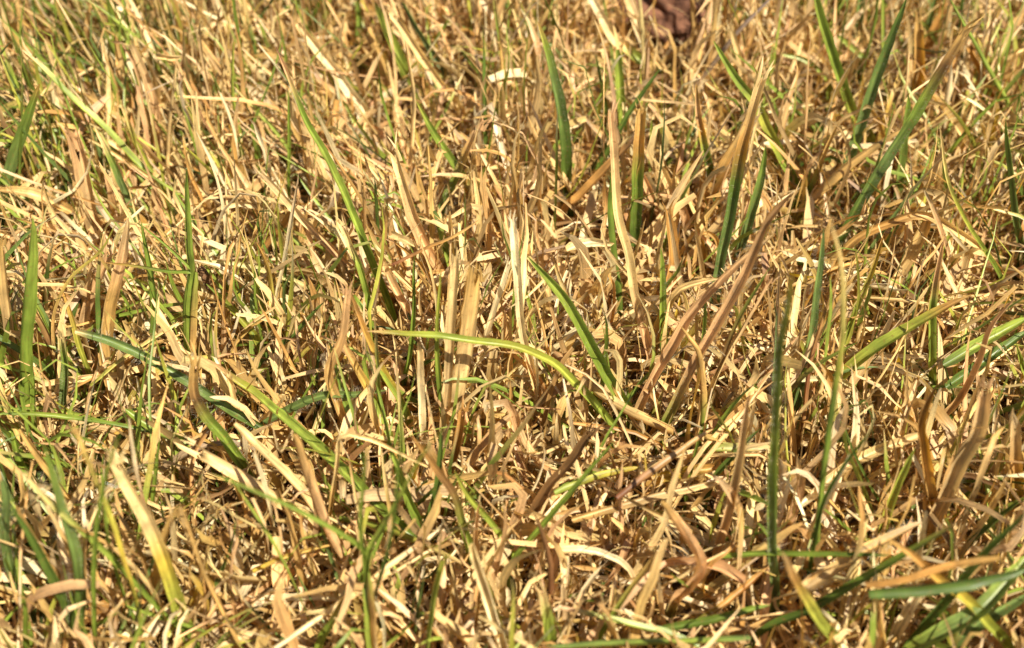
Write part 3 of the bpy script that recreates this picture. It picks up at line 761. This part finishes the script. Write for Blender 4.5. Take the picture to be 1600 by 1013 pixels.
def bulk(P, w, tipkind, colour, tipcol, m, seed, curl, ref=None):
    """returns verts (N,n,m,3), uv, tint for a batch"""
    r = np.random.default_rng(seed)
    N, n, _ = P.shape
    t = np.linspace(0, 1, n)
    pp = np.interp(t, [0, .12, .5, .8, .93, 1], [.7, .95, 1, .7, .35, .05])
    pc = np.interp(t, [0, .15, .75, .9, 1], [.6, 1, .9, .7, .45])
    prof = np.where(tipkind[:, None] == 0, pp[None], pc[None]) * (1 + .08 * r.normal(size=(N, n)))
    ref = unit(r.normal(size=(N, 3)) * .6 + np.array([.1, -.5, .8])) if ref is None else ref
    cu = curl[:, None] * np.interp(t, [0, 1], [1.1, 1])[None] * r.normal(1, .12, (N, n))
    V = strips(P, w[:, None] * .5 * prof, np.clip(cu, .05, 3.0), r.normal(0, .7, N), r.normal(0, 1.1, N), ref, m, seed + 1,
               np.where(tipkind == 0, 0, w * 1.4), .05)
    L = np.concatenate([np.zeros((N, 1)), np.cumsum(np.linalg.norm(np.diff(P, axis=1), axis=2), 1)], 1)
    uv = np.empty((N, n, m, 2))
    uv[..., 0] = np.linspace(-.5, .5, m)[None, None] * (w * 1000)[:, None, None] + r.uniform(0, 600, (N, 1, 1))
    uv[..., 1] = (L * 1000)[:, :, None] + r.uniform(0, 600, (N, 1, 1))
    g = np.clip((t[None] - r.uniform(.45, .95, (N, 1))) / .25, 0, 1)[..., None]
    c = colour[:, None] * (1 - g) + tipcol[:, None] * g
    c = c * (1 + .09 * r.normal(size=(N, n, 1)))
    c = np.repeat(np.clip(c, .006, .9)[:, :, None, :], m, 2)
    return V, uv, c

def merge(V, uv, c):
    N, n, m, _ = V.shape
    q = strip_quads(n, m)
    Q = (q[None] + (np.arange(N) * n * m)[:, None, None]).reshape(-1, 4)
    return V.reshape(-1, 3), Q, uv.reshape(-1, 2), c.reshape(-1, 3)

def stuff(name, label, cat, batches, mat):
    Vs, Qs, Us, Cs, off = [], [], [], [], 0
    for b in batches:
        v, q, u, c = merge(*b)
        Vs.append(v); Qs.append(q + off); Us.append(u); Cs.append(c); off += len(v)
    o = put(name, mesh_from(name, np.vstack(Vs), np.vstack(Qs), np.vstack(Us), np.vstack(Cs), mat))
    tag(o, label, cat, kind='stuff')
    return o

P_MIX = [.33, .12, .22, .13, .07, .08, .01, .04]

# matted thatch of broken straw on the soil
def thatch(N, seed, zlo, zhi, wide=(.0005, .0023), ln=(.012, .040), tilt=.05, clear=False):
    x, y = scatter(N, far=.7)
    r = np.random.default_rng(seed)
    z = r.uniform(zlo, zhi, N)
    hole = in_hole(x, y)
    keepers = ~hole | (r.random(N) < .3)
    x, y, z, hole = x[keepers], y[keepers], z[keepers], hole[keepers]; N = len(x)
    z = np.where(hole, z * .3, z)
    P = lines(x, y, z, r.uniform(*ln, N), r.uniform(0, 2 * math.pi, N), r.normal(tilt, .42, N), r.normal(0, 1.25, N), 9, .13, seed)
    if clear:
        k = (hides(P) == 0) | (r.random(N) < .12)
        P = P[k]; N = len(P)
    c, _ = dry_colours(N, seed + 2, P_MIX)
    tc, _ = dry_colours(N, seed + 3, P_MIX)
    w = r.uniform(*wide, N) * r.choice([.55, 1, 1.25], N, p=[.35, .45, .2])
    return bulk(P, w, r.integers(0, 2, N), c, tc, 3, seed + 4, np.abs(r.normal(.6, .7, N)))
stuff('straw_thatch', 'matted mass of broken dry straw covering the soil', 'thatch',
      [thatch(7000, 20, .0005, .006), thatch(8000, 30, .003, .010, tilt=.5, clear=True), thatch(3200, 37, .008, .014, ln=(.010, .032), tilt=.12, clear=True)], MAT_DRY)

# fine curly shreds between the straw
def shred_batch(N, seed):
    x, y = scatter(N)
    r = np.random.default_rng(seed)
    P = lines(x, y, r.uniform(.003, .016, N), r.uniform(.006, .024, N), r.uniform(0, 2 * math.pi, N), r.normal(.2, .6, N), r.normal(0, 2.2, N), 11, .22, seed)
    k = (hides(P) == 0) | (r.random(N) < .2)
    P = P[k]; N = len(P)
    c, _ = dry_colours(N, seed + 2, P_MIX)
    return bulk(P, r.uniform(.00018, .0009, N), np.zeros(N, int), c, c, 3, seed + 4, np.abs(r.normal(.9, .6, N)))
stuff('straw_shreds', 'fine curly shreds of dry straw among the thatch', 'straw shreds', [shred_batch(5500, 50)], MAT_DRY)

def tuft_scatter(N, seed, spread, per=14):
    r = np.random.default_rng(seed)
    k = max(1, N // per)
    cx, cy = scatter(k, far=.8)
    i = r.integers(0, k, N)
    dx, dy = r.normal(0, spread, N), r.normal(0, spread, N)
    return cx[i] + dx, cy[i] + dy, np.arctan2(dy, dx)

def standing(N, seed, ln, wd, keep, n=9, m=3, spread=.006, per=14, at=None):
    r = np.random.default_rng(seed)
    x, y, a = tuft_scatter(N, seed, spread, per)
    loose = r.random(N) < .4
    if at is not None:                                                # named clumps
        ctr = np.array([on_height(px, py, .006)[:2] for px, py in at])[r.integers(0, len(at), N)]
        d = r.normal(0, spread, (N, 2)); x, y = (ctr + d).T
        a = np.arctan2(d[:, 1], d[:, 0]); loose[:] = False
    a = np.where(loose, r.uniform(0, 2 * math.pi, N), a + r.normal(0, .7, N))
    qx, qy, _ = project(np.stack([x, y, np.full(N, .01)], -1))
    combed = (at is None) & (r.random(N) < .75) & (qx < 760) & (qy < 430)            # here the stubble is laid over one way
    a = np.where(combed, 2.5 + r.normal(0, .45, N), a)
    L = r.uniform(*ln, N) * np.interp(y, [-.1, .02, .14], [.85, 1, 1.15])
    el = np.clip(r.normal(1.15, .28, N) - .25 * combed, .25, 1.6)
    P = lines(x, y, r.uniform(0, .006, N), L, a, el, r.normal(-.25, .5, N), n, .05, seed + 1)
    hd = hides(P)
    ok = (hd == 0) | ((r.random(N) < keep) & (hd < 50))
    ok &= ~in_hole(x, y) | (r.random(N) < .35)
    return P[ok], r.uniform(*wd, N)[ok], ok, r

def dry_standing(N, seed, ln=(.010, .026), wd=(.0005, .0019), keep=.18, at=None, mix=P_MIX):
    P, w, ok, r = standing(N, seed, ln, wd, keep, at=at)
    M = len(P)
    c, _ = dry_colours(M, seed + 2, mix); tc, _ = dry_colours(M, seed + 3, mix)
    return bulk(P, w, r.integers(0, 2, M), c, tc, 3, seed + 4, np.abs(r.normal(.7, .7, M)))
DRY_CLUMPS = [(830, 330), (870, 260), (900, 330), (960, 420), (1030, 400), (1075, 350), (1100, 420), (1150, 330), (990, 480), (700, 480), (740, 440), (660, 420), (540, 560),
    (1250, 420), (1420, 180), (1460, 200), (250, 240), (620, 330), (1120, 620), (1290, 330), (820, 180), (760, 330), (1180, 480), (790, 110)]
stuff('dry_grass', 'dense short dry grass stubble standing in the thatch', 'dry grass',
      [dry_standing(4600, 70, (.014, .030), (.0005, .0018), .16), dry_standing(5600, 80, (.024, .050), (.0004, .0016), .09),
       dry_standing(520, 84, (.020, .040), (.0009, .0023), .2, at=DRY_CLUMPS, mix=[.25, .08, .20, .22, .07, .14, .0, .04])], MAT_DRY)

GREENMIX = np.array([PAL[k] for k in 'GLDBY'])
def green_colours(N, r):
    k = r.choice(5, N, p=[.36, .30, .10, .07, .17])
    return GREENMIX[k] * r.normal(1, .1, (N, 1)), k
def green_where(P, r):
    px, py, _ = project(P[:, 0])
    pr = np.interp(px, [-100, 300, 520, 760, 1150, 1650], [1, 1, .6, .32, .32, .6])
    pr = np.where(py < 200, np.maximum(pr, .6), pr)
    return r.random(len(P)) < pr
def green_batch(N, seed, ln=(.018, .044), wd=(.0004, .0011), keep=.10, at=None):
    P, w, ok, r = standing(N, seed, ln, wd, keep, spread=.0025, per=6, at=at)
    if at is None: k = green_where(P, r); P, w = P[k], w[k]
    M = len(P)
    c, _ = green_colours(M, r); tc, _ = dry_colours(M, seed + 3, P_MIX)
    tc = np.where(r.random((M, 1)) < .5, tc, c)
    return bulk(P, w, np.zeros(M, int), c, tc, 3, seed + 4, np.abs(r.normal(.7, .4, M)))
GREEN_CLUMPS = [(640, 790), (600, 830), (680, 830), (700, 690), (90, 930), (200, 950), (40, 640), (60, 220), (120, 270), (300, 720), (980, 660), (920, 700), (1260, 640), (1000, 270), (1180, 290),
    (20, 480), (250, 820), (420, 520), (330, 330), (230, 120), (450, 90), (1400, 330), (1560, 330), (30, 820), (150, 640), (400, 620)]
stuff('green_grass', 'sparse fine green grass growing through the dry stubble', 'green grass', [green_batch(5200, 90, ln=(.022, .050), wd=(.0005, .0013), keep=.28),
       green_batch(340, 96, (.022, .050), (.0005, .0013), .5, at=GREEN_CLUMPS)], MAT_GREEN)

# turf going on around, out of the picture, loosely
def around(N, seed, green):
    r = np.random.default_rng(seed)
    a = r.uniform(0, 2 * math.pi, N); q = .13 + .87 * r.random(N) ** .8
    x, y = q * np.cos(a), q * np.sin(a) + .05
    k = ~((np.abs(x) < half_width(y)) & (y > -.12) & (y < .18)); x, y = x[k], y[k]; M = len(x)
    P = lines(x, y, np.zeros(M), r.uniform(.02, .05, M), r.uniform(0, 6.3, M), r.normal(.6, .4, M), r.normal(-.3, .5, M), 5, .1, seed)
    px, py, zz = project(P)
    k = ~((px > -30) & (px < 1630) & (py > -30) & (py < 1043) & (zz > .01) & (zz < .30)).any(1); P = P[k]
    back = ((P - CAM) @ FWD > -.05) | (np.linalg.norm(P - CAM, axis=2) > .12); P = P[back.all(1)]; M = len(P)
    if green: c, _ = green_colours(M, r)
    else: c, _ = dry_colours(M, seed + 1, P_MIX)
    return bulk(P, r.uniform(.001, .0032, M), r.integers(0, 2, M), c, c, 3, seed + 2, np.abs(r.normal(.6, .4, M)))
stuff('surrounding_turf', 'dry turf stretching away all around', 'turf', [around(16000, 120, False)], MAT_DRY)
stuff('surrounding_green_grass', 'green blades in the turf stretching away', 'green grass', [around(2500, 130, True)], MAT_GREEN)

# single blades that can be told apart, each its own object; landmarks for describing where they are
MARKS = [(44, 262, 'the leafy weed'), (150, 190, 'the cut light green blade'), (130, 280, 'the frayed tan leaf'), (262, 180, 'the flake on a stem'),
    (500, 230, 'the long dark pink tipped blade'), (665, 90, 'the long flat cream straw'), (720, 260, 'the broken tan ended leaf'), (520, 110, 'the broad white straw'),
    (870, 170, 'the tan tipped dark blade'), (960, 280, 'the weathered pink post'), (1040, 25, 'the brown clod'), (1000, 250, 'the browned stubby blade'),
    (1150, 160, 'the two toned blade'), (1120, 260, 'the curling orange leaf'), (1320, 120, 'the yellow margined blade'), (1440, 90, 'the orange horned leaf'),
    (1430, 180, 'the torn brown tip'), (1230, 190, 'the dark hollow'), (1580, 260, 'the lone green blade'), (250, 450, 'the thick white straws'), (320, 430, 'the seed husk'),
    (230, 560, 'the lying blue green blade'), (175, 470, 'the pale tan leaf'), (15, 480, 'the grey tan leaf'), (330, 640, 'the twisted olive blade'),
    (470, 680, 'the pink scorched blade'), (700, 530, 'the level yellow green blade'), (500, 620, 'the level pointed blade'), (575, 540, 'the orange tipped blade'),
    (740, 560, 'the stout forked stem'), (640, 430, 'the bent headed stem'), (900, 500, 'the glossy pointed blade'), (815, 480, 'the bleached straw'),
    (1110, 520, 'the large pinkish leaf'), (1050, 420, 'the glowing orange leaf'), (920, 380, 'the puffed pale flake'), (1215, 650, 'the rusty freckled blade'),
    (1440, 340, 'the arching tan strap'), (1375, 450, 'the white straw tube'), (1400, 525, 'the arching yellow green leaf'), (1457, 510, 'the crinkled pink tip'),
    (1550, 560, 'the shaded dark blade'), (1510, 700, 'the fuzzy grey sheath'), (1448, 730, 'the crumpled striped leaf'), (1340, 730, 'the shadow banded straw'),
    (110, 860, 'the dark blue green blade'), (240, 840, 'the torn bleached blade'), (320, 890, 'the bowed dry stalk'), (430, 760, 'the cream straw bundle'),
    (573, 860, 'the three leaved plant'), (540, 935, 'the long white straw'), (765, 920, 'the broad sunlit straw'), (690, 780, 'the green pair'),
    (870, 740, 'the ragged brown leaf'), (1000, 780, 'the lying greyish straw'), (1080, 870, 'the hooked pinkish straw'), (1150, 740, 'the greyish pink leaf'),
    (854, 970, 'the cut green stub'), (1010, 990, 'the level blue green stem'), (950, 870, 'the curled cream scrap'), (1250, 940, 'the brown crinkled tip'),
    (1360, 900, 'the long low dark blade'), (1470, 890, 'the lying orange tip'), (1540, 960, 'the sprawling pale leaf'), (1590, 720, 'the banded blade'), (1400, 770, 'the glowing yellow green blade')]
MX = np.array([(a, b) for a, b, _ in MARKS], float)
def near_mark(P):
    px, py, _ = project(P[len(P) // 2][None])
    return MARKS[int(np.argmin((MX[:, 0] - px[0]) ** 2 + (MX[:, 1] - py[0]) ** 2))][2]
def bent(P):
    c = np.linalg.norm(P[-1] - P[0]) / np.linalg.norm(np.diff(P, axis=0), axis=1).sum()
    return 'straight' if c > .975 else ('bent' if c > .86 else 'curled')

LOOK = {'C': 'cream', 'W': 'bleached white', 'T': 'tan', 'P': 'pinkish', 'K': 'greyish tan', 'O': 'orange brown', 'Q': 'yellow', 'N': 'dark brown'}
def singles(name, cat, P, w, tipk, c, tc, mat, seed, labels, m=5, curl=None):
    V, uv, cc = bulk(P, w, tipk, c, tc, m, seed, curl)
    q = strip_quads(P.shape[1], m)
    for i in range(len(P)):
        o0 = P[i, 0]
        me = mesh_from(name, V[i].reshape(-1, 3) - o0, q, uv[i].reshape(-1, 2), cc[i].reshape(-1, 3), mat)
        o = put(name, me, loc=o0)
        tag(o, labels[i][0], cat, labels[i][1])

def in_view(P, lo=12):
    px, py, zz = project(P)
    return ((px > 5) & (px < 1595) & (py > 5) & (py < 1008)).mean(1) > .5

def single_dry(count, seed):
    P, w, ok, r = standing(count * 5, seed, (.020, .042), (.0008, .0020), .0, n=11)
    k = np.where(in_view(P))[0][:count]; P, w = P[k], w[k]; M = len(P)
    c, kc = dry_colours(M, seed + 2, [.30, .08, .26, .12, .10, .10, .0, .04])
    tk = r.integers(0, 2, M)
    labels = []
    for i in range(M):
        look = LOOK[DRYMIX[kc[i]]]; end = 'pointed' if tk[i] == 0 else 'torn'
        labels.append((f'{bent(P[i])} {look} dry leaf standing {end} near {near_mark(P[i])}', 'dry leaves standing in the stubble'))
    singles('dry_grass_leaf', 'dry leaf', P, w, tk, c, c, MAT_DRY, seed + 4, labels, curl=np.abs(r.normal(.8, .6, M)))
single_dry(215, 200)

def single_straw(count, seed):
    r = np.random.default_rng(seed)
    N = count * 5
    x, y = scatter(N)
    P = lines(x, y, r.uniform(.011, .017, N), r.uniform(.016, .042, N), r.uniform(0, 2 * math.pi, N), r.normal(.10, .25, N), r.normal(0, .5, N), 9, .07, seed)
    k = np.where(in_view(P) & (hides(P) == 0))[0][:count]; P = P[k]; M = len(P)
    c, kc = dry_colours(M, seed + 2, [.42, .18, .20, .06, .06, .05, .03, .0])
    w = r.uniform(.0007, .0020, M)
    labels = []
    for i in range(M):
        look = LOOK[DRYMIX[kc[i]]]; sz = 'slender' if w[i] < .0013 else 'broad'
        labels.append((f'{sz} {bent(P[i])} {look} straw lying loose near {near_mark(P[i])}', 'loose straws on the thatch'))
    singles('straw_piece', 'straw', P, w, np.ones(M, int), c, c, MAT_DRY, seed + 4, labels, curl=np.abs(r.normal(.8, .9, M)))
single_straw(255, 300)

def single_green(count, seed):
    P, w, ok, r = standing(count * 9, seed, (.024, .050), (.0005, .0012), .0, n=11, spread=.003, per=5)
    g = green_where(P, r) & in_view(P)
    k = np.where(g)[0][:count]; P, w = P[k], w[k]; M = len(P)
    c, kc = green_colours(M, r)
    dryend = r.random(M) < .4
    tc, _ = dry_colours(M, seed + 3, P_MIX); tc = np.where(dryend[:, None], tc, c)
    nm = ['mid green', 'light green', 'dark green', 'blue green', 'yellow green']
    labels = []
    for i in range(M):
        e = 'withered tip' if dryend[i] else 'green tip'
        labels.append((f'thin {bent(P[i])} {nm[kc[i]]} blade with {e} near {near_mark(P[i])}', 'thin green blades growing through the stubble'))
    singles('green_grass_blade', 'grass blade', P, w, np.zeros(M, int), c, tc, MAT_GREEN, seed + 4, labels, curl=np.abs(r.normal(.8, .3, M)))
single_green(165, 400)

# ---------------------------------------------------------------- other things in the turf
def lump(name, label, cat, centre, size, mat, seed, nu=20, nv=12, rough=0):
    r = np.random.default_rng(seed)
    u = np.linspace(0, 2 * math.pi, nu, endpoint=False); v = np.linspace(.02, math.pi - .02, nv)
    U, Vv = np.meshgrid(u, v)
    d = np.stack([np.cos(U) * np.sin(Vv), np.sin(U) * np.sin(Vv), np.cos(Vv)], -1)
    k = r.normal(size=(9, 3)) * 2.6; ph = r.uniform(0, 6, 9)
    rad = 1 + sum(.10 * np.sin(d @ k[j] * (1 + j * .35) + ph[j]) for j in range(9))
    if rough:
        for fq in (5, 9, 17, 30):
            kk = r.normal(size=(6, 3)) * fq; pp = r.uniform(0, 6, 6)
            rad = rad + rough / fq * 5 * np.abs(sum(np.sin(d @ kk[q] + pp[q]) for q in range(6))) / 3
    W = d * rad[..., None] * np.array(size)
    i = np.arange(nv - 1)[:, None] * nu; j = np.arange(nu)[None]
    Q = np.stack([i + j, i + nu + j, i + nu + (j + 1) % nu, i + (j + 1) % nu], -1).reshape(-1, 4)
    me = mesh_from(name, W.reshape(-1, 3), Q, W.reshape(-1, 3)[:, :2] * 1000, np.full((nu * nv, 3), .1), mat)
    o = put(name, me, loc=centre)
    if label: tag(o, label, cat)
    return o
c0 = on_height(1045, 16, .016)
lump('soil_clod', 'reddish brown clod of earth behind the thick cream sheath', 'clod', c0, (.0105, .008, .0085), plain_material('red_earth', (.12, .05, .026), .95, noise=900, spread=.75), 5, 80, 48, .16)
c1 = on_height(319, 440, .018)
husk = empty('seed_husk', c1); tag(husk, 'small brown crumpled seed husk above the thick white straws', 'seed husk')
hm = plain_material('husk_brown', (.15, .075, .03), .8, noise=1500, spread=.7)
for k, (dx, dy, dz, s) in enumerate([(0, 0, 0, 1), (.0006, -.0005, .0018, .8), (-.0007, .0002, .0014, .75), (.0002, -.0004, .003, .6)]):
    b = lump('bract', '', '', (dx, dy, dz), (.0011 * s, .001 * s, .0019 * s), hm, 60 + k)
    b.parent = husk

# broad-leaved weed
def weed():
    base = on_height(45, 300, .004)
    root = empty('leafy_weed', base); tag(root, 'small pale green broad leaved weed half hidden behind a creased blade', 'weed')
    mt = plain_material('weed_leaf', (.20, .30, .07), .5, .35, noise=600, spread=.3)
    for k, (x, y, h, s, a) in enumerate([(50, 268, .010, .0052, .4), (35, 250, .012, .0042, 1.9), (28, 282, .009, .0046, 3.3), (60, 290, .008, .0036, 5.2)]):
        c = on_height(x, y, h) - base
        q = np.linspace(0, 2 * math.pi, 25)[:-1]
        rad = s * (1 + .13 * np.sin(7 * q + k) + .06 * np.sin(3 * q))
        rings = []
        for f, hh in ((.02, .0), (.35, .0004), (.7, .0005), (1, -.0004)):
            rings.append(np.stack([rad * f * np.cos(q) * 1.15, rad * f * np.sin(q), hh + .0006 * f * np.sin(2 * q + k) + q * 0], -1))
        V = np.stack(rings)
        ca, sa = math.cos(a), math.sin(a)
        tilt = .5
        V = V @ np.array([[ca, sa, 0], [-sa * math.cos(tilt), ca * math.cos(tilt), math.sin(tilt)], [0, -math.sin(tilt), math.cos(tilt)]])
        i = np.arange(3)[:, None] * 24; j = np.arange(24)[None]
        Q = np.stack([i + j, i + 24 + j, i + 24 + (j + 1) % 24, i + (j + 1) % 24], -1).reshape(-1, 4)
        V = V.reshape(-1, 3) + c
        put('leaf', mesh_from('leaf', V, Q, V[:, :2] * 1000, np.full((96, 3), .2), mt), root)
        st = np.linspace(0, 1, 5)[:, None] * c[None]
        W = np.stack([st + np.array([.0002 * math.cos(t), .0002 * math.sin(t), 0]) for t in (0, 1.6, 3.1, 4.7, 6.28)], 1)
        put('stalk', mesh_from('stalk', W.reshape(-1, 3), strip_quads(5, 5), W.reshape(-1, 3)[:, :2] * 1000, np.full((25, 3), .2), mt), root)
weed()

# a strand of spider silk catching the sun
def silk():
    a, b = on_leaning(164, 754, on_height(154, 1012, .007), 0), on_leaning(204, 757, on_height(288, 980, .007), .1)
    tt = np.linspace(0, 1, 12)[:, None]
    line = a + (b - a) * tt + np.array([0, 0, -.0009]) * (4 * tt * (1 - tt))
    th = np.linspace(0, 2 * math.pi, 6)
    W = np.stack([line + np.array([0, math.cos(t), math.sin(t)]) * .00005 for t in th], 1)
    mt = plain_material('silk', (.85, .85, .9), .15, 0, noise=2000, spread=.1)
    o = put('spider_silk', mesh_from('spider_silk', W.reshape(-1, 3), strip_quads(12, 6), W.reshape(-1, 3)[:, :2] * 1000, np.full((72, 3), .8), mt))
    tag(o, 'glinting white spider silk strung to the torn bleached tip', 'spider silk')
silk()
